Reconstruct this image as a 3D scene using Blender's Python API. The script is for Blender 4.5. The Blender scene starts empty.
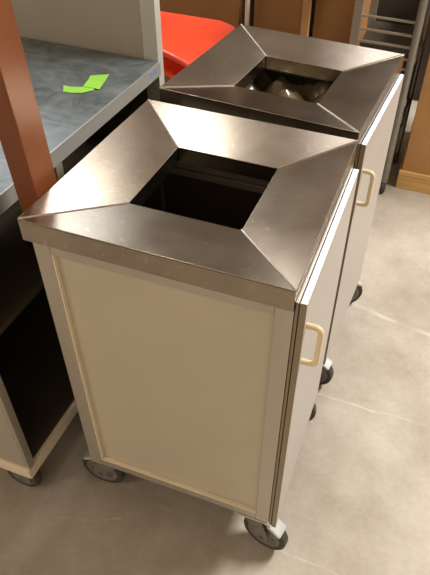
import bpy, bmesh, math, random
from mathutils import Vector, Matrix, Quaternion
PI = math.pi
S = bpy.context.scene
COL = S.collection
random.seed(4)

# ------------------------------------------------------------------ camera
def set_camera():
    cd = bpy.data.cameras.new('camera'); cam = bpy.data.objects.new('camera', cd); COL.objects.link(cam)
    yaw, pitch, roll = -0.2961, -0.7192, 0.0497
    f = Vector((math.cos(pitch)*math.sin(yaw), math.cos(pitch)*math.cos(yaw), math.sin(pitch)))
    rt = f.cross(Vector((0, 0, 1))).normalized(); up = rt.cross(f)
    c, s = math.cos(roll), math.sin(roll)
    r2 = rt*c + up*s; u2 = -rt*s + up*c
    m = Matrix((r2, u2, -f)).transposed().to_4x4()
    m.translation = Vector((0.6094, -0.6281, 1.5548))
    cam.matrix_world = m
    cd.sensor_fit = 'VERTICAL'; cd.sensor_height = 24.0
    cd.lens = 582.45/575*24.0
    cd.shift_x = -36.19/575; cd.shift_y = -22.76/575
    cd.clip_start = 0.02
    S.camera = cam
set_camera()

# ------------------------------------------------------------------ world, lights, exposure
W = bpy.data.worlds.new('world'); S.world = W; W.use_nodes = True
W.node_tree.nodes['Background'].inputs[0].default_value = (1.0, 0.80, 0.56, 1)
W.node_tree.nodes['Background'].inputs[1].default_value = 0.66
def area(name, loc, sx, sy, power, col, target=None):
    l = bpy.data.lights.new(name, 'AREA'); l.shape = 'RECTANGLE'; l.size = sx; l.size_y = sy
    l.energy = power; l.color = col
    o = bpy.data.objects.new(name, l); COL.objects.link(o); o.location = loc
    if target:
        o.rotation_euler = (Vector(target)-Vector(loc)).to_track_quat('-Z', 'Y').to_euler()
    return o
WARM = (1.0, 0.86, 0.68); COOL = (0.90, 0.95, 1.0)
area('ceiling_lamp', (0.10, 5.2, 3.35), 0.40, 5.6, 28, (0.97, 0.97, 1.0))
area('ceiling_lamp', (-1.05, 2.3, 3.35), 0.5, 0.7, 15, (1.0, 0.98, 0.95))
area('ceiling_lamp', (-3.3, 4.1, 3.35), 1.2, 3.4, 95, COOL)
area('ceiling_lamp', (2.7, 2.2, 3.35), 0.7, 2.0, 290, (1.0, 0.93, 0.83))
area('ceiling_lamp', (-2.6, -2.6, 3.35), 0.5, 1.2, 42, WARM)
V = S.view_settings
V.view_transform = 'Standard'; V.look = 'None'; V.gamma = 1; V.use_curve_mapping = False
V.exposure = 0.08

# ------------------------------------------------------------------ materials
def new_mat(name):
    m = bpy.data.materials.new(name); m.use_nodes = True
    return m, m.node_tree, m.node_tree.nodes['Principled BSDF']
def mat(name, col, rough=0.5, metal=0.0, var=0.08, scale=12.0, bump=0.0, stretch=(1, 1, 1), rvar=0.08, coat=0.0, spec=0.5):
    m, nt, b = new_mat(name); N = nt.nodes; L = nt.links
    tc = N.new('ShaderNodeTexCoord'); mp = N.new('ShaderNodeMapping'); mp.inputs['Scale'].default_value = stretch
    L.new(tc.outputs['Object'], mp.inputs[0])
    nz = N.new('ShaderNodeTexNoise'); nz.inputs['Scale'].default_value = scale; nz.inputs['Detail'].default_value = 6
    L.new(mp.outputs[0], nz.inputs['Vector'])
    cr = N.new('ShaderNodeValToRGB')
    cr.color_ramp.elements[0].position = 0.3; cr.color_ramp.elements[1].position = 0.7
    cr.color_ramp.elements[0].color = tuple(c*(1-var) for c in col)+(1,)
    cr.color_ramp.elements[1].color = tuple(min(1, c*(1+var)) for c in col)+(1,)
    L.new(nz.outputs[0], cr.inputs[0]); L.new(cr.outputs[0], b.inputs['Base Color'])
    mr = N.new('ShaderNodeMapRange'); mr.inputs['To Min'].default_value = max(0.02, rough-rvar); mr.inputs['To Max'].default_value = min(1, rough+rvar)
    L.new(nz.outputs[0], mr.inputs[0]); L.new(mr.outputs[0], b.inputs['Roughness'])
    b.inputs['Metallic'].default_value = metal
    b.inputs['Coat Weight'].default_value = coat
    b.inputs['Specular IOR Level'].default_value = spec
    if bump:
        bp = N.new('ShaderNodeBump'); bp.inputs['Strength'].default_value = bump; bp.inputs['Distance'].default_value = 0.002
        L.new(nz.outputs[0], bp.inputs['Height']); L.new(bp.outputs[0], b.inputs['Normal'])
    return m

def steel_mat(name, col, rough, stretch):
    """brushed, scuffed stainless steel"""
    m, nt, b = new_mat(name); N = nt.nodes; L = nt.links
    tc = N.new('ShaderNodeTexCoord')
    mp = N.new('ShaderNodeMapping'); mp.inputs['Scale'].default_value = stretch
    L.new(tc.outputs['Object'], mp.inputs[0])
    br = N.new('ShaderNodeTexNoise'); br.inputs['Scale'].default_value = 60; br.inputs['Detail'].default_value = 5
    L.new(mp.outputs[0], br.inputs['Vector'])
    sm = N.new('ShaderNodeTexNoise'); sm.inputs['Scale'].default_value = 9; sm.inputs['Detail'].default_value = 8; sm.inputs['Roughness'].default_value = 0.65
    L.new(tc.outputs['Object'], sm.inputs['Vector'])
    # short pale scuffs
    vo = N.new('ShaderNodeTexNoise'); vo.inputs['Scale'].default_value = 60; vo.inputs['Detail'].default_value = 3; vo.inputs['Distortion'].default_value = 2.5
    L.new(tc.outputs['Object'], vo.inputs['Vector'])
    sc = N.new('ShaderNodeValToRGB'); sc.color_ramp.elements[0].position = 0.62; sc.color_ramp.elements[1].position = 0.72
    L.new(vo.outputs[0], sc.inputs[0])
    cr = N.new('ShaderNodeValToRGB'); cr.color_ramp.elements[0].position = 0.3; cr.color_ramp.elements[1].position = 0.72
    cr.color_ramp.elements[0].color = tuple(c*0.86 for c in col)+(1,); cr.color_ramp.elements[1].color = tuple(min(1, c*1.12) for c in col)+(1,)
    L.new(sm.outputs[0], cr.inputs[0])
    mx = N.new('ShaderNodeMix'); mx.data_type = 'RGBA'; mx.inputs[7].default_value = tuple(min(1, c*1.8) for c in col)+(1,)
    ml = N.new('ShaderNodeMath'); ml.operation = 'MULTIPLY'; ml.inputs[1].default_value = 0.5
    L.new(sc.outputs[0], ml.inputs[0]); L.new(ml.outputs[0], mx.inputs[0]); L.new(cr.outputs[0], mx.inputs[6])
    L.new(mx.outputs[2], b.inputs['Base Color'])
    ad = N.new('ShaderNodeMath'); ad.operation = 'ADD'; sb = N.new('ShaderNodeMath'); sb.operation = 'MULTIPLY_ADD'; sb.inputs[1].default_value = 0.12; sb.inputs[2].default_value = 0.44; L.new(br.outputs[0], sb.inputs[0]); L.new(sb.outputs[0], ad.inputs[0]); L.new(sm.outputs[0], ad.inputs[1])
    mr = N.new('ShaderNodeMapRange'); mr.inputs['From Min'].default_value = 0.6; mr.inputs['From Max'].default_value = 1.4
    mr.inputs['To Min'].default_value = rough-0.05; mr.inputs['To Max'].default_value = rough+0.06
    L.new(ad.outputs[0], mr.inputs[0]); L.new(mr.outputs[0], b.inputs['Roughness'])
    b.inputs['Metallic'].default_value = 1.0
    return m

def floor_mat():
    m, nt, b = new_mat('concrete'); N = nt.nodes; L = nt.links
    tc = N.new('ShaderNodeTexCoord')
    n1 = N.new('ShaderNodeTexNoise'); n1.inputs['Scale'].default_value = 3.2; n1.inputs['Detail'].default_value = 10; n1.inputs['Roughness'].default_value = 0.66
    n2 = N.new('ShaderNodeTexNoise'); n2.inputs['Scale'].default_value = 60; n2.inputs['Detail'].default_value = 5
    for n in (n1, n2): L.new(tc.outputs['Object'], n.inputs['Vector'])
    c1 = N.new('ShaderNodeValToRGB'); c1.color_ramp.elements[0].position = 0.32; c1.color_ramp.elements[1].position = 0.68
    c1.color_ramp.elements[0].color = (0.36, 0.315, 0.262, 1); c1.color_ramp.elements[1].color = (0.56, 0.52, 0.47, 1)
    L.new(n1.outputs[0], c1.inputs[0])
    c2 = N.new('ShaderNodeValToRGB'); c2.color_ramp.elements[0].position = 0.3; c2.color_ramp.elements[1].position = 0.75
    c2.color_ramp.elements[0].color = (0.94, 0.94, 0.94, 1); c2.color_ramp.elements[1].color = (1.04, 1.04, 1.04, 1)
    L.new(n2.outputs[0], c2.inputs[0])
    mu = N.new('ShaderNodeMix'); mu.data_type = 'RGBA'; mu.blend_type = 'MULTIPLY'; mu.inputs[0].default_value = 1
    L.new(c1.outputs[0], mu.inputs[6]); L.new(c2.outputs[0], mu.inputs[7])
    cur = mu.outputs[2]
    sx = N.new('ShaderNodeSeparateXYZ'); L.new(tc.outputs['Object'], sx.inputs[0])
    wob = N.new('ShaderNodeTexNoise'); wob.inputs['Scale'].default_value = 5; L.new(tc.outputs['Object'], wob.inputs['Vector'])
    brk = N.new('ShaderNodeTexNoise'); brk.inputs['Scale'].default_value = 14; brk.inputs['Detail'].default_value = 4; L.new(tc.outputs['Object'], brk.inputs['Vector'])
    # pale scuff / joint lines: a*x + b*y = c, between x0 and x1
    for (a, bb, c, x0, x1, w, st) in ((0.0, 1.0, 0.545, 0.3, 3.0, 0.004, 0.5), (0.20, 0.98, 1.085, 0.5, 3.0, 0.012, 0.35),
                                      (-0.3, 0.95, -0.062, -0.06, 0.10, 0.003, 0.4), (0.15, 0.98, 0.06, 0.08, 0.22, 0.003, 0.3),
                                      (0.05, 1.0, 0.055, 0.5, 1.2, 0.003, 0.3)):
        def M(op, p, q):
            n = N.new('ShaderNodeMath'); n.operation = op
            for i, v in enumerate((p, q)):
                if v is None: continue
                if isinstance(v, (int, float)): n.inputs[i].default_value = v
                else: L.new(v, n.inputs[i])
            return n.outputs[0]
        d = M('ADD', M('MULTIPLY', sx.outputs[0], a), M('MULTIPLY', sx.outputs[1], bb))
        d = M('ADD', d, M('MULTIPLY', M('SUBTRACT', wob.outputs[0], 0.5), 0.05))
        d = M('ABSOLUTE', M('SUBTRACT', d, c), None)
        k = N.new('ShaderNodeMapRange'); k.inputs['From Min'].default_value = w; k.inputs['From Max'].default_value = w*0.3
        L.new(d, k.inputs[0])
        g = M('MULTIPLY', M('GREATER_THAN', sx.outputs[0], x0), M('LESS_THAN', sx.outputs[0], x1))
        kb = N.new('ShaderNodeMapRange'); kb.inputs['From Min'].default_value = 0.35; kb.inputs['From Max'].default_value = 0.6; L.new(brk.outputs[0], kb.inputs[0])
        fac = M('MULTIPLY', M('MULTIPLY', k.outputs[0], g), M('MULTIPLY', kb.outputs[0], st))
        mx = N.new('ShaderNodeMix'); mx.data_type = 'RGBA'; mx.inputs[7].default_value = (0.78, 0.74, 0.68, 1)
        L.new(fac, mx.inputs[0]); L.new(cur, mx.inputs[6]); cur = mx.outputs[2]
    # little pale chips
    vo = N.new('ShaderNodeTexVoronoi'); vo.inputs['Scale'].default_value = 9; L.new(tc.outputs['Object'], vo.inputs['Vector'])
    ch = N.new('ShaderNodeMapRange'); ch.inputs['From Min'].default_value = 0.045; ch.inputs['From Max'].default_value = 0.03; L.new(vo.outputs['Distance'], ch.inputs[0])
    cm = N.new('ShaderNodeMath'); cm.operation = 'MULTIPLY'; cm.inputs[1].default_value = 0.3; L.new(ch.outputs[0], cm.inputs[0])
    mx = N.new('ShaderNodeMix'); mx.data_type = 'RGBA'; mx.inputs[7].default_value = (0.72, 0.68, 0.6, 1)
    L.new(cm.outputs[0], mx.inputs[0]); L.new(cur, mx.inputs[6]); cur = mx.outputs[2]
    L.new(cur, b.inputs['Base Color'])
    mr = N.new('ShaderNodeMapRange'); mr.inputs['To Min'].default_value = 0.28; mr.inputs['To Max'].default_value = 0.55
    L.new(n1.outputs[0], mr.inputs[0]); L.new(mr.outputs[0], b.inputs['Roughness'])
    bp = N.new('ShaderNodeBump'); bp.inputs['Strength'].default_value = 0.12; bp.inputs['Distance'].default_value = 0.003
    L.new(n2.outputs[0], bp.inputs['Height']); L.new(bp.outputs[0], b.inputs['Normal'])
    return m

def worktop_mat():
    m, nt, b = new_mat('slate_laminate'); N = nt.nodes; L = nt.links
    tc = N.new('ShaderNodeTexCoord')
    n1 = N.new('ShaderNodeTexNoise'); n1.inputs['Scale'].default_value = 16; n1.inputs['Detail'].default_value = 8; n1.inputs['Distortion'].default_value = 1.2
    L.new(tc.outputs['Object'], n1.inputs['Vector'])
    c = N.new('ShaderNodeValToRGB'); c.color_ramp.elements[0].position = 0.3; c.color_ramp.elements[1].position = 0.75
    c.color_ramp.elements[0].color = (0.070, 0.092, 0.108, 1); c.color_ramp.elements[1].color = (0.19, 0.235, 0.262, 1)
    L.new(n1.outputs[0], c.inputs[0])
    mp = N.new('ShaderNodeMapping'); mp.inputs['Rotation'].default_value = (0, 0, 0.5); mp.inputs['Scale'].default_value = (3, 22, 1)
    L.new(tc.outputs['Object'], mp.inputs[0])
    n2 = N.new('ShaderNodeTexNoise'); n2.inputs['Scale'].default_value = 2; n2.inputs['Detail'].default_value = 4; n2.inputs['Distortion'].default_value = 0.6
    L.new(mp.outputs[0], n2.inputs['Vector'])
    s = N.new('ShaderNodeValToRGB'); s.color_ramp.elements[0].position = 0.68; s.color_ramp.elements[1].position = 0.74
    s.color_ramp.elements[1].color = (0.35, 0.35, 0.35, 1)
    L.new(n2.outputs[0], s.inputs[0])
    mx = N.new('ShaderNodeMix'); mx.data_type = 'RGBA'; mx.inputs[7].default_value = (0.55, 0.58, 0.6, 1)
    mx.inputs[7].default_value = (0.30, 0.34, 0.37, 1); s.color_ramp.elements[0].position = 0.5; s.color_ramp.elements[1].position = 0.8
    s.color_ramp.elements[1].color = (0.6, 0.6, 0.6, 1); L.new(s.outputs[0], mx.inputs[0]); L.new(c.outputs[0], mx.inputs[6]); L.new(mx.outputs[2], b.inputs['Base Color'])
    mr = N.new('ShaderNodeMapRange'); mr.inputs['To Min'].default_value = 0.31; mr.inputs['To Max'].default_value = 0.35
    L.new(n1.outputs[0], mr.inputs[0]); L.new(mr.outputs[0], b.inputs['Roughness'])
    bp = N.new('ShaderNodeBump'); bp.inputs['Strength'].default_value = 0.04; bp.inputs['Distance'].default_value = 0.001
    L.new(n1.outputs[0], bp.inputs['Height']); L.new(bp.outputs[0], b.inputs['Normal'])
    return m

M_FLOOR = floor_mat()
M_WALL = mat('painted_wall', (0.09, 0.065, 0.04), 0.8)
M_CEIL = mat('ceiling_paint', (0.72, 0.62, 0.50), 0.9)
M_STEEL = steel_mat('brushed_steel', (0.40, 0.345, 0.28), 0.24, (1, 14, 1))
M_STEEL2 = steel_mat('brushed_steel_along', (0.40, 0.345, 0.28), 0.24, (14, 1, 1))
M_SEAM = mat('polished_seam', (0.86, 0.80, 0.72), 0.32, 1.0, 0.05)
M_ALU = mat('satin_aluminium', (0.56, 0.52, 0.46), 0.42, 0.75, 0.06, 20, stretch=(1, 1, 0.1))
M_ALUW = mat('pale_aluminium', (0.74, 0.74, 0.74), 0.2, 0.7, 0.04, 20, rvar=0.03)
M_PANEL = mat('greige_laminate', (0.54, 0.49, 0.39), 0.45, 0, 0.03, 8)
M_DOOR = mat('grey_laminate', (0.455, 0.43, 0.405), 0.42, 0, 0.03, 8)
M_BRONZE = mat('tan_edge_band', (0.30, 0.245, 0.165), 0.4, 0.3, 0.04)
M_GROOVE = mat('dark_gap', (0.03, 0.028, 0.025), 0.7)
M_INNER = mat('inside_shade', (0.07, 0.052, 0.03), 0.6, 0, 0.1, 10)  # darkened to put shade into the cart interior
M_CREAM = mat('cream_plastic', (0.86, 0.73, 0.50), 0.35, 0, 0.03)
M_TYRE = mat('grey_rubber', (0.055, 0.052, 0.048), 0.6, 0, 0.15, 30)
M_HUB = mat('grey_hub', (0.17, 0.16, 0.145), 0.5, 0, 0.1, 30)
M_FORK = mat('dull_fork', (0.24, 0.23, 0.21), 0.45, 0.5, 0.1, 40)
M_PEDAL = mat('pale_pedal', (0.58, 0.60, 0.62), 0.35, 0.2, 0.08, 40)
M_ZINC = mat('zinc', (0.62, 0.62, 0.62), 0.3, 1.0, 0.1, 40)
M_TOP = worktop_mat()
M_SGREY = mat('grey_panel', (0.40, 0.37, 0.325), 0.5, 0, 0.04, 6)
M_STRIP = mat('grey_edge_strip', (0.40, 0.40, 0.39), 0.35, 0.3, 0.04)
M_SFRAME = mat('pale_grey_frame', (0.60, 0.60, 0.57), 0.4, 0.2, 0.04)
M_BASE = mat('cream_base', (0.84, 0.735, 0.58), 0.5, 0, 0.08, 14)
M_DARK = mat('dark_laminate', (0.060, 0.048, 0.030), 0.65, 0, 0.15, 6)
M_RUST = mat('red_brown_paint', (0.205, 0.060, 0.018), 0.38, 0, 0.08, 10, bump=0.05)
M_GREEN = mat('green_tape', (0.36, 0.83, 0.10), 0.6, 0, 0.05)
M_RED = mat('red_plastic', (0.90, 0.085, 0.035), 0.32, 0, 0.04)
M_CHROME = mat('chrome', (0.8, 0.8, 0.8), 0.15, 1.0, 0.05)
M_CARD = mat('cardboard', (0.29, 0.135, 0.042), 0.75, 0, 0.10, 5, bump=0.05)
M_CARD2 = mat('cardboard_light', (0.50, 0.27, 0.11), 0.75, 0, 0.08, 6, bump=0.05)
M_WOOD = mat('pine', (0.74, 0.47, 0.18), 0.6, 0, 0.15, 7, stretch=(1, 10, 10))
M_TUBE = mat('grey_tube', (0.27, 0.26, 0.235), 0.35, 0.7, 0.08)
M_PALE = mat('pale_tube', (0.27, 0.23, 0.18), 0.45, 0.1, 0.05)
M_PINK = mat('pale_batten', (0.72, 0.60, 0.54), 0.6, 0, 0.05)
M_BLUE = mat('blue_sticker', (0.20, 0.25, 0.42), 0.5)
M_SHADE = mat('shade_dark', (0.045, 0.036, 0.026), 0.5, 0, 0.2, 9)  # near-black colour standing in for deep shade in and behind the rack
M_CLEAR = mat('clear_film', (0.15, 0.12, 0.072), 0.2, 0, 0.15, 8)
M_SCRAP = mat('white_scrap', (0.70, 0.76, 0.86), 0.5, 0, 0.05)

# ------------------------------------------------------------------ mesh helpers
class MB:
    def __init__(s): s.bm = bmesh.new()
    def box(s, x0, x1, y0, y1, z0, z1, bev=0.0, seg=2, rot=None, piv=None):
        b = bmesh.new(); bmesh.ops.create_cube(b, size=1)
        for v in b.verts:
            v.co = Vector(((x0+x1)/2+v.co.x*(x1-x0), (y0+y1)/2+v.co.y*(y1-y0), (z0+z1)/2+v.co.z*(z1-z0)))
        if bev: bmesh.ops.bevel(b, geom=list(b.edges), offset=bev, segments=seg, profile=0.5, affect='EDGES')
        if rot: 
            p = Vector(piv or ((x0+x1)/2, (y0+y1)/2, (z0+z1)/2))
            bmesh.ops.transform(b, matrix=Matrix.Translation(p) @ rot.to_4x4() @ Matrix.Translation(-p), verts=b.verts)
        s.add(b); return s
    def add(s, b):
        me = bpy.data.meshes.new('t'); b.to_mesh(me); b.free(); s.bm.from_mesh(me); bpy.data.meshes.remove(me)
    def tube(s, pts, r, n=10, cap=True):
        pts = [Vector(p) for p in pts]; rings = []
        prev = None
        for i, p in enumerate(pts):
            t = (pts[min(i+1, len(pts)-1)]-pts[max(i-1, 0)]).normalized()
            if prev is None:
                a = Vector((0, 0, 1)) if abs(t.z) < 0.9 else Vector((1, 0, 0))
                u = t.cross(a).normalized()
            else:
                u = (prev-t*prev.dot(t)).normalized()
            prev = u; w = t.cross(u)
            rings.append([s.bm.verts.new(p+(u*math.cos(2*PI*k/n)+w*math.sin(2*PI*k/n))*r) for k in range(n)])
        for a, b in zip(rings, rings[1:]):
            for k in range(n): s.bm.faces.new((a[k], a[(k+1) % n], b[(k+1) % n], b[k]))
        if cap: s.bm.faces.new(rings[0][::-1]); s.bm.faces.new(rings[-1])
        return s
    def lathe(s, prof, c, axis, n=32):
        """prof: (radius, offset along axis)"""
        ax = Vector(axis).normalized(); a = Vector((0, 0, 1)) if abs(ax.z) < 0.9 else Vector((1, 0, 0))
        u = ax.cross(a).normalized(); w = ax.cross(u); c = Vector(c); rings = []
        for r, h in prof:
            rings.append([s.bm.verts.new(c+ax*h+(u*math.cos(2*PI*k/n)+w*math.sin(2*PI*k/n))*max(r, 1e-4)) for k in range(n)])
        for p, q in zip(rings, rings[1:]):
            for k in range(n): s.bm.faces.new((p[k], p[(k+1) % n], q[(k+1) % n], q[k]))
        s.bm.faces.new(rings[0][::-1]); s.bm.faces.new(rings[-1])
        return s
    def solid(s, verts, faces, bev=0.0, seg=2):
        b = bmesh.new(); vs = [b.verts.new(v) for v in verts]
        for f in faces: b.faces.new([vs[i] for i in f])
        bmesh.ops.recalc_face_normals(b, faces=b.faces)
        if bev: bmesh.ops.bevel(b, geom=list(b.edges), offset=bev, segments=seg, profile=0.5, affect='EDGES')
        s.add(b); return s
    def build(s, name, m, parent=None, smooth=True):
        bmesh.ops.recalc_face_normals(s.bm, faces=s.bm.faces)
        me = bpy.data.meshes.new(name); s.bm.to_mesh(me); s.bm.free()
        me.materials.append(m)
        if smooth:
            me.shade_smooth()
            me.set_sharp_from_angle(angle=math.radians(35))
        o = bpy.data.objects.new(name, me); COL.objects.link(o)
        if parent: o.parent = parent
        if smooth:
            w = o.modifiers.new('normals', 'WEIGHTED_NORMAL'); w.keep_sharp = True; w.weight = 80
        return o
def thing(name, label, cat, loc=(0, 0, 0), rz=0.0, group=None):
    o = bpy.data.objects.new(name, None); COL.objects.link(o); o.location = loc; o.rotation_euler = (0, 0, rz)
    o.empty_display_size = 0.1
    o['label'] = label; o['category'] = cat
    if group: o['group'] = group
    return o
def tag(o, label, cat, group=None):
    o['label'] = label; o['category'] = cat
    if group: o['group'] = group
    return o
def struct(o): o['kind'] = 'structure'; return o
def arc_path(corners, r, n=6):
    """round the inner corners of a polyline"""
    P = [Vector(c) for c in corners]; out = [P[0]]
    for a, b, c in zip(P, P[1:], P[2:]):
        d1 = (a-b).normalized(); d2 = (c-b).normalized()
        p1 = b+d1*r; p2 = b+d2*r
        for k in range(n+1):
            t = k/n; out.append(p1*(1-t)**2+b*2*t*(1-t)+p2*t*t)
    out.append(P[-1]); return out

# ------------------------------------------------------------------ room shell
struct(MB().box(-6, 5, -3, 9.1, -0.1, 0).build('floor', M_FLOOR))
struct(MB().box(-6, 5, 9.0, 9.1, 0, 3.5).build('wall_back', M_WALL))
struct(MB().box(-6.1, -6, -3, 9.1, 0, 3.5).build('wall_left', M_WALL))
struct(MB().box(5, 5.1, -3, 9.1, 0, 3.5).build('wall_right', M_WALL))
struct(MB().box(-6.1, 5.1, -3, 9.1, 3.5, 3.6).build('ceiling', M_CEIL))

# ------------------------------------------------------------------ waste carts
CW, CD, CH = 0.4909, 0.4930, 0.95
RH, OV, ZB = 0.0459, 0.0097, 0.1675
INX, INY, DROP = 0.1359, 0.1379, 0.0222
def caster(parent, px, py, ang, pedal=True):
    d = Vector((math.cos(ang), math.sin(ang), 0)); n = Vector((-d.y, d.x, 0))
    base = Vector((px, py, 0)); R = Matrix.Rotation(ang, 3, 'Z')
    wc = base+d*0.038+Vector((0, 0, 0.0615))
    f = MB()
    sm = MB().box(px-0.04, px+0.04, py-0.04, py+0.04, ZB-0.006, ZB, 0.001)
    sm.lathe([(0.026, 0), (0.026, 0.012), (0.018, 0.0155)], (px, py, ZB-0.0215), (0, 0, 1), 20)
    for sgn in (-1, 1):
        o = base+n*sgn*0.021
        def P(al, z, t): return o+d*al+Vector((0, 0, z))+n*t
        prof = [(-0.024, ZB-0.02), (0.030, ZB-0.02), (0.055, 0.075), (0.050, 0.050), (0.026, 0.050), (0.010, 0.085), (-0.024, 0.130)]
        k = len(prof)
        f.solid([P(a, z, -0.0015) for a, z in prof]+[P(a, z, 0.0015) for a, z in prof],
                [tuple(range(k))[::-1], tuple(range(k, 2*k))]+[(i, (i+1) % k, k+(i+1) % k, k+i) for i in range(k)])
    f.box(px-0.026, px+0.032, py-0.0225, py+0.0225, ZB-0.026, ZB-0.020, 0.001, rot=R, piv=(px, py, ZB-0.022))
    f.lathe([(0.006, -0.027), (0.006, 0.027)], wc, n, 10)
    fk = f.build('caster', M_FORK, parent)
    sm.build('swivel_mount', M_ZINC, fk)
    t = MB().lathe([(0.047, -0.010), (0.056, -0.0135), (0.0605, -0.010), (0.0615, -0.004), (0.0615, 0.004), (0.0605, 0.010), (0.056, 0.0135), (0.047, 0.010)], wc, n, 40)
    t.build('tyre', M_TYRE, fk)
    h = MB().lathe([(0.010, -0.0155), (0.018, -0.0155), (0.020, -0.012), (0.034, -0.0105), (0.037, -0.0128), (0.046, -0.0128), (0.0475, -0.009), (0.0475, 0.009), (0.046, 0.0128), (0.037, 0.0128), (0.034, 0.0105), (0.020, 0.012), (0.018, 0.0155), (0.010, 0.0155)], wc, n, 40)
    for k in range(5):
        a = k*2*PI/5
        c = wc+d*math.cos(a)*0.027+Vector((0, 0, math.sin(a)*0.027))
        h.lathe([(0.003, -0.0145), (0.003, 0.0145)], c, n, 8)
    h.build('hub', M_HUB, fk)
    if pedal:
        b = MB()
        q = base+d*0.052
        b.box(q.x-0.004, q.x+0.040, q.y-0.019, q.y+0.019, 0.118, 0.128, 0.003,
              rot=R @ Matrix.Rotation(0.55, 3, 'Y'), piv=(q.x, q.y, 0.125))
        b.box(q.x-0.020, q.x+0.004, q.y-0.017, q.y+0.017, 0.124, 0.134, 0.002, rot=R, piv=(q.x, q.y, 0.125))
        b.build('brake_pedal', M_PEDAL, fk)

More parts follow.
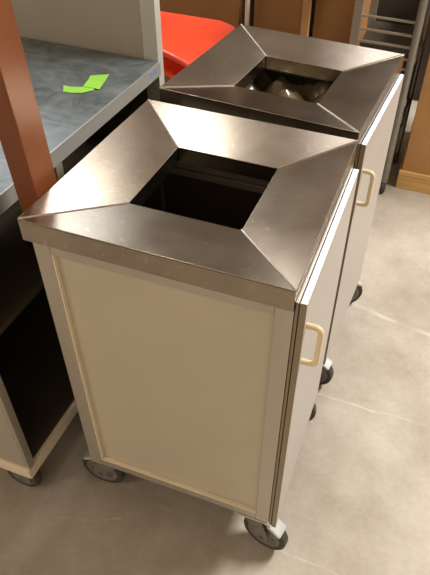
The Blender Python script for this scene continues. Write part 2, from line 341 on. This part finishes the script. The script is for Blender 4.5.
def waste_cart(label, loc, rz, angs, handle_y=0.024, handle_dz=0.0, ny=0.0):
    root = thing('waste_cart', label, 'waste cart', loc, rz, 'stainless steel topped waste carts')
    ox, oy = -CW/2, -CD/2
    root.location = Vector(loc)+Matrix.Rotation(rz, 3, 'Z') @ Vector((CW/2, CD/2, 0))
    def X(v): return v+ox
    def Y(v): return v+oy
    x0, x1, y0, y1 = OV, CW-0.001, OV, CD-OV
    pw = 0.033; zt = CH-RH+0.004
    # frame: four posts, bottom and top rails
    f = MB()
    for a, b in ((x0, x0+pw), (x1-pw, x1)):
        for c, d in ((y0, y0+pw), (y1-pw, y1)):
            f.box(X(a), X(b), Y(c), Y(d), ZB, CH-0.006, 0.002)
    rb = 0.026
    for z0, z1 in ((ZB, ZB+0.024), (CH-RH-0.030, CH-RH+0.01)):
        f.box(X(x0+pw), X(x1-pw), Y(y0+0.001), Y(y0+rb), z0, z1, 0.0015)
        f.box(X(x0+pw), X(x1-pw), Y(y1-rb), Y(y1-0.001), z0, z1, 0.0015)
        f.box(X(x0+0.001), X(x0+rb), Y(y0+pw), Y(y1-pw), z0, z1, 0.0015)
        f.box(X(x1-rb), X(x1-0.001), Y(y0+pw), Y(y1-pw), z0, z1, 0.0015)
    f.build('frame', M_ALU, root)
    rc = 0.011; t = 0.008; zp0, zp1 = ZB+0.024, CH-RH-0.030
    MB().box(X(x0+pw), X(x1-pw), Y(y0+rc), Y(y0+rc+t), zp0, zp1).build('side_panel', M_PANEL, root)
    MB().box(X(x0+pw), X(x1-pw), Y(y1-rc-t), Y(y1-rc), zp0, zp1).build('side_panel', M_PANEL, root)
    MB().box(X(x0+rc), X(x0+rc+t), Y(y0+pw), Y(y1-pw), zp0, zp1).build('back_panel', M_PANEL, root)
    def lit_edges(a, b, c, d, yy):
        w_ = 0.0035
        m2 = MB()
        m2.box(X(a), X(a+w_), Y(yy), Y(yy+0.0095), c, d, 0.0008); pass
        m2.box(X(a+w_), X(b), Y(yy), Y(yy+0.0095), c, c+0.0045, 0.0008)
        m2.build('lit_panel_edge', M_BASE, root)  # cream strips paint the lit left and bottom edges of the recess
    lit_edges(x0+pw, x1-pw, zp0, zp1, y0+0.0015); lit_edges(x0+pw, x1-pw, zp0, zp1, y1-0.011)
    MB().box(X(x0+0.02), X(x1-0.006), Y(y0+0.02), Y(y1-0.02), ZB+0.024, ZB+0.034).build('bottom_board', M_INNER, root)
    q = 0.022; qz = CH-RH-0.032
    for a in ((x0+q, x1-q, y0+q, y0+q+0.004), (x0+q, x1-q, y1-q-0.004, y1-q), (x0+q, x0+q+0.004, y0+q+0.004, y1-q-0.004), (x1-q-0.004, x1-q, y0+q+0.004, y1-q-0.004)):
        MB().box(X(a[0]), X(a[1]), Y(a[2]), Y(a[3]), ZB+0.034, qz-0.03).build('shade_board', M_INNER, root)  # dark boards added so the inside of the cart looks shaded
    # inner rails carrying the bin, seen through the opening
    r = MB()
    for zz in ((0.800, 0.822) if ny == 0 else (0.884,)):
        r.box(X(x0+0.045), X(x1-0.045), Y(y1-0.046), Y(y1-0.027), zz, zz+0.019, 0.002)
    r.build('inner_rail', M_ALU, root)
    # funnel lid: four sloping mitred plates with skirt and inner lip
    o4 = [(0, 0), (CW, 0), (CW, CD), (0, CD)]
    i4 = [(INX, INY), (CW-INX, INY), (CW-INX, CD-INY), (INX, CD-INY)]
    zi = CH-DROP; th = 0.004; lip = 0.034
    for k in range(4):
        A, B = o4[k], o4[(k+1) % 4]; C_, D_ = i4[(k+1) % 4], i4[k]
        e = Vector((B[0]-A[0], B[1]-A[1], 0)).normalized(); nn = Vector((-e.y, e.x, 0))   # towards the inside
        def pt(p, z, off=0.0): return Vector((X(p[0]), Y(p[1]), z))+nn*off
        mb = MB()
        g = 0.0005
        a, b, c, d = pt(A, CH)+e*g, pt(B, CH)-e*g, pt(C_, zi)-e*g, pt(D_, zi)+e*g
        dz = Vector((0, 0, -th))
        # sloping plate
        mb.solid([a, b, c, d, a+dz, b+dz, c+dz, d+dz], [(0, 1, 2, 3), (7, 6, 5, 4), (0, 4, 5, 1), (1, 5, 6, 2), (2, 6, 7, 3), (3, 7, 4, 0)], 0.0012)
        # outer skirt
        a2, b2 = pt(A, CH-0.001)+e*g, pt(B, CH-0.001)-e*g
        a3, b3 = a2+Vector((0, 0, -RH+0.001)), b2+Vector((0, 0, -RH+0.001))
        q = nn*0.003; m_ = e*0.003
        mb.solid([a2, b2, b3, a3, a2+q+m_, b2+q-m_, b3+q-m_, a3+q+m_], [(0, 1, 2, 3), (7, 6, 5, 4), (0, 4, 5, 1), (1, 5, 6, 2), (2, 6, 7, 3), (3, 7, 4, 0)], 0.0008)
        # inner lip
        d2, c2 = pt(D_, zi-0.001)+e*g, pt(C_, zi-0.001)-e*g
        d3, c3 = d2+Vector((0, 0, -lip)), c2+Vector((0, 0, -lip))
        q = -nn*0.002; m_ = e*0.002
        mb.solid([d2, c2, c3, d3, d2+q-m_, c2+q+m_, c3+q+m_, d3+q-m_], [(0, 1, 2, 3), (7, 6, 5, 4), (0, 4, 5, 1), (1, 5, 6, 2), (2, 6, 7, 3), (3, 7, 4, 0)], 0.0006)
        mb.build('lid_panel', M_STEEL if k % 2 else M_STEEL2, root)
    for k in range(4):
        a = Vector((X(o4[k][0]), Y(o4[k][1]), CH+0.0004)); b = Vector((X(i4[k][0]), Y(i4[k][1]), zi+0.0004))
        MB().tube([a+(b-a)*0.01, b], 0.0016, 8).build('weld_seam', M_SEAM, root)
    # door on the +x side
    zd0, zd1 = ZB+0.002, 0.921
    dy0, dy1 = 0.006, 0.424
    hs = MB().box(X(CW+0.0008), X(CW+0.0056), Y(dy0), Y(dy1), zd0, zd1, 0.0006).build('door_liner', M_BRONZE, root)
    MB().box(X(CW+0.0007), X(CW+0.0057), Y(dy0), Y(dy1), zd1-0.001, zd1+0.0006, 0.0003).build('edge_strip', M_ALUW, hs)
    MB().box(X(CW+0.0052), X(CW+0.0082), Y(dy0+0.002), Y(dy1-0.002), zd0, zd1-0.004).build('gap_strip', M_GROOVE, root)  # near-black strip painted as the shaded gap between liner and door
    door = MB().box(X(CW+0.0079), X(CW+0.0186), Y(dy0), Y(dy1), zd0, zd1-0.0008, 0.0008).build('door', M_DOOR, root)
    MB().box(X(CW+0.0078), X(CW+0.0188), Y(dy0), Y(dy1), zd1-0.001, zd1+0.0007, 0.0003).build('edge_strip', M_ALUW, door)
    MB().box(X(CW+0.0078), X(CW+0.0188), Y(dy0-0.0012), Y(dy0+0.0002), zd0, zd1-0.0012, 0.0003).build('edge_strip', M_BRONZE, door)
    hx = X(CW+0.0186); hy = Y(handle_y); z1, z0 = 0.858+handle_dz, 0.768+handle_dz
    MB().tube(arc_path([(hx-0.002, hy, z1), (hx+0.026, hy, z1), (hx+0.026, hy, z0), (hx-0.002, hy, z0)], 0.012), 0.0055, 14).build('handle', M_CREAM, door)
    for (px, py), a in zip(((0.044, 0.056), (CW-0.048-ny*0.4, 0.048+ny), (CW-0.075+ny*0.7, CD-0.070+ny), (0.05, CD-0.055)), angs):
        caster(root, X(px), Y(py), a)
    return root
waste_cart('grey waste cart in front, whole beige side panel showing under its steel funnel lid', (0, 0, 0), 0.0,
           (PI, -0.22, 0.1, 2.6))
waste_cart('grey waste cart standing behind, its steel lid nearer the cardboard boxes', (-0.0037, 0.5577, 0), -0.0653,
           (2.9, -0.1, 0.5, 2.4), handle_dz=-0.012, ny=0.022)

# ------------------------------------------------------------------ shelf cart with the slate worktop
sc = thing('shelf_cart', 'grey shelf cart with slate worktop, dark inside, left of the waste carts', 'shelf cart', (-0.45, 0.37, 0))
def sx(v): return v+0.45
def sy(v): return v-0.37
FX, BX, NY, FY = -0.125, -0.80, -0.068, 0.80
m = MB()
m.box(sx(BX), sx(FX), sy(NY), sy(NY+0.035), 0.120, 0.162, 0.004)
m.box(sx(FX-0.032), sx(FX), sy(NY+0.034), sy(FY), 0.120, 0.162, 0.004)
m.box(sx(BX), sx(BX+0.03), sy(NY+0.034), sy(FY), 0.120, 0.160, 0.004)
m.box(sx(BX), sx(FX), sy(FY), sy(FY+0.03), 0.120, 0.160, 0.004)
m.build('base_frame', M_BASE, sc)
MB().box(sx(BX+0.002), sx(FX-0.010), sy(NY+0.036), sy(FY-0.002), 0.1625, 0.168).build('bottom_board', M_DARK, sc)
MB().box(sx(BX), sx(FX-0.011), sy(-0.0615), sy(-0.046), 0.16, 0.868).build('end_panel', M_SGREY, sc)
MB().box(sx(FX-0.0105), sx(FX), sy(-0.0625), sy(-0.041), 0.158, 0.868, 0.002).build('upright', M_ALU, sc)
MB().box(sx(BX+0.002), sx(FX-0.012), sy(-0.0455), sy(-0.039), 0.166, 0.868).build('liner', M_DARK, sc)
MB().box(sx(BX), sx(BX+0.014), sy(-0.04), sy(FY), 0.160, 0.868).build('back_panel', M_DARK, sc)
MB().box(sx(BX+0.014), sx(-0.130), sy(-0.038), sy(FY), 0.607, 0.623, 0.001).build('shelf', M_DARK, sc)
MB().box(sx(-0.155), sx(-0.128), sy(0.285), sy(0.310), 0.16, 0.868, 0.002).build('upright', M_ALU, sc)
wt = MB().box(sx(BX), sx(-0.122), sy(-0.075), sy(0.797), 0.870, 0.905, 0.001).build('worktop', M_TOP, sc)
es = MB().box(sx(-0.122), sx(-0.1175), sy(-0.075), sy(0.797), 0.868, 0.9058, 0.001).build('edge_strip', M_STRIP, wt)
MB().box(sx(-0.1176), sx(-0.1170), sy(0.730), sy(0.772), 0.884, 0.897).build('sticker', M_BLUE, wt)
MB().box(sx(BX), sx(-0.165), sy(0.806), sy(0.822), 0.16, 1.18).build('end_panel', M_SGREY, sc)
MB().box(sx(-0.168), sx(-0.124), sy(0.798), sy(0.830), 0.158, 1.19, 0.002).build('upright', M_SFRAME, sc)
MB().box(sx(BX+0.002), sx(-0.17), sy(0.799), sy(0.805), 0.166, 0.868).build('liner', M_DARK, sc)
def small_caster(parent, px, py, ang):
    d = Vector((math.cos(ang), math.sin(ang), 0)); n = Vector((-d.y, d.x, 0)); base = Vector((px, py, 0))
    wc = base+d*0.022+Vector((0, 0, 0.05))
    f = MB().box(px-0.03, px+0.03, py-0.03, py+0.03, 0.113, 0.1195, 0.001)
    f.lathe([(0.02, 0), (0.02, 0.012)], (px, py, 0.102), (0, 0, 1), 16)
    for sgn in (-1, 1):
        c = base+d*0.008+n*sgn*0.019
        f.box(c.x-0.02, c.x+0.02, c.y-0.0015, c.y+0.0015, 0.045, 0.108, 0.001, rot=Matrix.Rotation(ang, 3, 'Z'))
    f.lathe([(0.005, -0.024), (0.005, 0.024)], wc, n, 10)
    fk = f.build('caster', M_FORK, parent)
    MB().lathe([(0.038, -0.010), (0.046, -0.0125), (0.05, -0.006), (0.05, 0.006), (0.046, 0.0125), (0.038, 0.010)], wc, n, 32).build('tyre', M_TYRE, fk)
    MB().lathe([(0.010, -0.014), (0.016, -0.014), (0.018, -0.010), (0.034, -0.012), (0.0385, -0.009), (0.0385, 0.009), (0.034, 0.012), (0.018, 0.010), (0.016, 0.014), (0.010, 0.014)], wc, n, 32).build('hub', M_HUB, fk)
for px, py, a in ((-0.170, -0.030, PI), (-0.168, 0.74, 2.4), (-0.74, -0.03, PI), (-0.74, 0.74, 2.7)):
    small_caster(sc, sx(px), sy(py), a)

# green tape lying on the worktop
tp = MB()
def strip(P, Q, hz):
    """ribbon between two edge polylines with thickness"""
    k = len(P); th = 0.0006
    top = [Vector((p[0], p[1], 0.9056+h)) for p, h in zip(P, hz)]+[Vector((q[0], q[1], 0.9056+h)) for q, h in zip(Q, hz)]
    vs = top+[v+Vector((0, 0, th)) for v in top]
    fs = []
    for i in range(k-1):
        fs.append((i, i+1, k+i+1, k+i)); fs.append((2*k+i, 3*k+i, 3*k+i+1, 2*k+i+1))
        fs.append((i, 2*k+i, 2*k+i+1, i+1)); fs.append((k+i, k+i+1, 3*k+i+1, 3*k+i))
    fs.append((0, k, 3*k, 2*k)); fs.append((k-1, 2*k+k-1, 3*k+k-1, k+k-1))
    tp.solid(vs, fs)
strip([(-0.274, 0.561), (-0.252, 0.560), (-0.228, 0.568), (-0.212, 0.588)], [(-0.255, 0.529), (-0.232, 0.531), (-0.208, 0.541), (-0.188, 0.566)], [0.0003, 0.0003, 0.0006, 0.0012])
strip([(-0.239, 0.634), (-0.233, 0.610), (-0.224, 0.572)], [(-0.199, 0.660), (-0.190, 0.622), (-0.178, 0.572)], [0.003, 0.0015, 0.0022])
tag(tp.build('tape_piece', M_GREEN, smooth=False), 'crumpled strip of bright green tape lying on the slate worktop', 'tape')

# ------------------------------------------------------------------ brown column between shelf cart and front waste cart
cl = MB().box(-0.023, 0.023, -0.032, 0.032, 0.0009, 3.46, 0.003).build('steel_column', M_RUST)
cl.location = (-0.0125, 0.124, 0.0); cl.rotation_euler = (0.012, -0.030, 0)
tag(cl, 'red-brown painted square column rising between the shelf cart and front waste cart', 'column')

# ------------------------------------------------------------------ stack of red seats behind the grey end panel
def red_chair(label, cx, cy, z, front):
    r = thing('stacking_chair', label, 'chair', (cx, cy, 0), 0, 'red stacking chairs')
    mb = MB(); w = 0.30; n = 16
    prof = []
    # profile along y (front is -y): rolled front edge, flat seat, rising back edge
    for k in range(7): 
        a = -PI/2*0.95+k*(PI/2*0.95)/6
        prof.append((-0.21+0.022*math.sin(a), z-0.018+0.018*math.cos(a)))
    for k in range(1, 9): prof.append((-0.21+k*0.05, z-0.006*math.sin(k/8*PI)))
    prof.append((0.235, z+0.012))
    xs = [-w+2*w*k/n for k in range(n+1)]
    def lift(x): 
        u = abs(x)/w
        return 0.030*max(0, u-0.72)/0.28 if x < 0 else -0.02*max(0, u-0.8)/0.2
    k = len(prof); vs = []
    def yf(x, yy):      # the front edge runs aslant, the back edge straight
        u = (yy+0.25)/0.485
        d = 0.0 if x > 0.24 else min(0.22, (0.24-x)*0.55)
        return yy+d*(1-u)
    for x in xs:
        for (yy, zz) in prof: vs.append((x, yf(x, yy), zz+lift(x)))
    m_ = len(vs)
    for x in xs:
        for j, (yy, zz) in enumerate(prof): vs.append((x*0.985, yf(x, yy)+(0.004 if j < 6 else 0), zz+lift(x)-0.004))
    fs = []
    for i in range(n):
        for j in range(k-1):
            a, b, c, d = i*k+j, i*k+j+1, (i+1)*k+j+1, (i+1)*k+j
            fs.append((a, b, c, d)); fs.append((m_+a, m_+d, m_+c, m_+b))
    for j in range(k-1):
        fs.append((j, m_+j, m_+j+1, j+1)); fs.append((n*k+j, n*k+j+1, m_+n*k+j+1, m_+n*k+j))
    for i in range(n):
        fs.append((i*k, (i+1)*k, m_+(i+1)*k, m_+i*k)); fs.append((i*k+k-1, m_+i*k+k-1, m_+(i+1)*k+k-1, (i+1)*k+k-1))
    mb.solid(vs, fs)
    mb.build('seat', M_RED, r)
    for lx in (-0.425, 0.272):
        for ly in (-0.225, 0.17):
            fr = ly < 0
            yy = (yf(lx, -0.232) if fr else ly)+front
            top = z-0.030 if fr else z-0.055
            first = (lx+0.11, yy, top) if lx < 0 else (lx, yy+(0.12 if fr else -0.05), top-(0.006 if fr else 0))
            MB().tube(arc_path([first, (lx, yy, top), (lx, yy, 0.0)], 0.02), 0.009, 10).build('leg', M_CHROME, r)
    return r
red_chair('red plastic chair seat on top of the stack behind the shelf cart', -0.605, 1.70, 0.62, 0.0)
red_chair('red plastic chair second in the stack, showing below the top red seat', -0.700, 1.765, 0.53, -0.003)

# ------------------------------------------------------------------ cardboard boxes at the back
def carton(label, x0, x1, y0, y1, z0, z1, m, rz=0.0, tape=True, name='cardboard_box'):
    cx, cy = (x0+x1)/2, (y0+y1)/2
    r = thing(name, label, 'box', (cx, cy, z0), rz)
    hx, hy, h = (x1-x0)/2, (y1-y0)/2, z1-z0
    MB().box(-hx, hx, -hy, hy, 0, h, 0.004).build('carton', m, r)
    fl = MB()
    fl.box(-hx+0.002, hx-0.002, -hy+0.001, -0.002, h, h+0.004, 0.001)
    fl.box(-hx+0.002, hx-0.002, 0.002, hy-0.001, h, h+0.004, 0.001)
    fl.build('flap', m, r)
    if tape:
        t = MB().box(-0.03, 0.03, -hy-0.0008, -hy, h*0.80, h+0.0045)
        t.box(-0.03, 0.03, -hy-0.0008, hy, h+0.004, h+0.0048)
        t.build('packing_tape', M_CARD2, r)
    return r
carton('wide brown cardboard box behind the red chairs, left of the pale batten', -1.75, -0.40, 2.25, 2.85, 0, 1.15, M_CARD)
carton('brown cardboard box right of the pale batten, behind the rear waste cart', -0.33, -0.075, 2.28, 2.75, 0, 1.10, M_CARD)
carton('darker cardboard box beside the tray rack, behind the rear waste cart', -0.03, 0.19, 2.33, 2.80, 0, 1.05, M_CARD)
tag(MB().box(-0.072, -0.034, 2.24, 2.27, 0, 1.20, 0.003).build('lit_corner', M_CARD2), 'narrow orange-tan strip standing for the lit corner of a brown box', 'lit_strip')  # lit box corner put into a lighter strip of its own
tag(MB().tube([(-0.338, 2.20, 0.0), (-0.338, 2.20, 1.3)], 0.012, 10).build('batten', M_PINK), 'thin pale batten standing in front of the brown boxes', 'batten')
bx = carton('large brown cardboard box at the right edge on a pale wooden base', 0.570, 1.25, 1.875, 2.45, 0.095, 0.90, M_CARD2, 0.0, False)
pb = MB()
pb.box(0.560, 1.26, 1.865, 2.46, 0.070, 0.095, 0.003)
pb.box(0.560, 1.26, 1.865, 1.95, 0.0, 0.070, 0.003); pb.box(0.560, 1.26, 2.37, 2.46, 0.0, 0.070, 0.003)
tag(pb.build('wooden_base', M_WOOD), 'low pale wooden base under the cardboard box at the right edge', 'base')

# ------------------------------------------------------------------ tray rack behind the rear cart
rk = thing('tray_rack', 'metal tray rack with level rungs standing behind the rear waste cart', 'rack', (0.39, 2.05, 0))
def rx(v): return v-0.39
def ry(v): return v-2.05
MB().box(rx(0.245), rx(0.280), ry(1.785), ry(1.820), 0.06, 1.2, 0.003).build('post', M_PALE, rk)
MB().box(rx(0.245), rx(0.280), ry(2.28), ry(2.31), 0.06, 1.2, 0.003).build('post', M_PALE, rk)
MB().tube([(rx(0.505), ry(1.80), 0.06), (rx(0.505), ry(1.80), 1.2)], 0.016, 14).build('post', M_TUBE, rk)
MB().tube([(rx(0.525), ry(2.10), 0.06), (rx(0.525), ry(2.10), 1.2)], 0.013, 14).build('post', M_TUBE, rk)
for z in (0.50, 0.55, 0.60, 0.642, 0.690, 0.737, 0.789):
    MB().tube([(rx(0.27), ry(1.80), z), (rx(0.50), ry(1.80), z)], 0.0055, 8).build('rung', M_PALE, rk)
for z in (0.35, 0.62, 0.90, 1.10):
    MB().tube([(rx(0.515), ry(1.81), z), (rx(0.525), ry(2.09), z)], 0.006, 8).build('side_bar', M_TUBE, rk)
for z in (0.2, 1.16):
    MB().box(rx(0.25), rx(0.515), ry(1.81), ry(2.30), z, z+0.012, 0.001).build('shelf', M_TUBE, rk)
MB().box(rx(0.262), rx(0.50), ry(2.29), ry(2.295), 0.215, 1.158).build('shade_sheet', M_SHADE, rk)  # dark sheet added for the shade behind the rungs
for a, b in ((0.262, 1.80), (0.505, 1.80), (0.262, 2.295), (0.525, 2.10)):
    MB().lathe([(0.02, -0.012), (0.03, -0.009), (0.03, 0.009), (0.02, 0.012)], (rx(a), ry(b), 0.03), (1, 0, 0), 16).build('wheel', M_TYRE, rk)

cr_ = thing('shade_crate', 'added dark box on the bottom shelf, standing in for shade in the tray rack', 'shade_crate', (0.40, 2.08, 0.213))  # dark box added where the floor under the rack lies in shadow
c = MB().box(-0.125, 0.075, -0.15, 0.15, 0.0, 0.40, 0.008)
c.build('body', M_SHADE, cr_)
MB().box(-0.130, 0.080, -0.155, 0.155, 0.40, 0.425, 0.006).build('lid', M_SHADE, cr_)

# clear bag scraps inside the rear waste cart
def crumple(name, label, cat, loc, sxy, amp, m, n=14, rz=0.0, seed=1):
    rnd = random.Random(seed); b = MB(); ph = [rnd.uniform(0, 6.28) for _ in range(8)]
    top = []
    for i in range(n+1):
        for j in range(n+1):
            u, v = i/n-0.5, j/n-0.5
            h = abs(math.sin(7*u+4*v+ph[0]))*0.5+abs(math.sin(9*v-6*u+ph[1]))*0.35+abs(math.sin(17*u+ph[2])*math.sin(15*v+ph[3]))*0.3
            top.append(Vector((u*sxy[0]+0.01*math.sin(11*v+ph[4]), v*sxy[1]+0.01*math.sin(9*u+ph[5]), h*amp)))
    k = n+1; vs = top+[p-Vector((0, 0, 0.0012)) for p in top]; N_ = len(top); fs = []
    for i in range(n):
        for j in range(n):
            a, bb, c, d = i*k+j, (i+1)*k+j, (i+1)*k+j+1, i*k+j+1
            fs += [(a, bb, c, d), (N_+d, N_+c, N_+bb, N_+a)]
    for i in range(n):
        fs += [(i*k, N_+i*k, N_+(i+1)*k, (i+1)*k), (i*k+n, (i+1)*k+n, N_+(i+1)*k+n, N_+i*k+n),
               (i, i+1, N_+i+1, N_+i), (n*k+i, N_+n*k+i, N_+n*k+i+1, n*k+i+1)]
    b.solid(vs, fs)
    o = b.build(name, m); o.location = loc; o.rotation_euler.z = rz
    return tag(o, label, cat)

o2 = Vector((-0.0037, 0.5577, 0))
crumple('plastic_bag', 'crumpled smoky plastic bag lying inside the rear waste cart', 'bag', (0.262, 0.802, 0.782), (0.36, 0.31), 0.085, M_CLEAR, 26, -0.065, 3)
crumple('paper_scrap', 'small white crumpled scrap inside the left of the rear cart opening', 'paper', (0.105, 0.835, 0.868), (0.045, 0.045), 0.03, M_SCRAP, 8, 0.4, 5)

cb = thing('shade_cabinet', 'added dark upright box standing in for the shade behind the tray rack', 'shade_cabinet', (0.68, 3.1, 0))  # dark form added to put shade behind the tray rack
MB().box(-0.45, 0.45, -0.22, 0.25, 0.0, 1.6, 0.004).build('body', M_SHADE, cb)
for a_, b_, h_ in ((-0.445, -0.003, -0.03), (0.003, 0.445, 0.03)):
    dr = MB().box(a_, b_, -0.240, -0.221, 0.06, 1.58, 0.003).build('door', M_SHADE, cb)
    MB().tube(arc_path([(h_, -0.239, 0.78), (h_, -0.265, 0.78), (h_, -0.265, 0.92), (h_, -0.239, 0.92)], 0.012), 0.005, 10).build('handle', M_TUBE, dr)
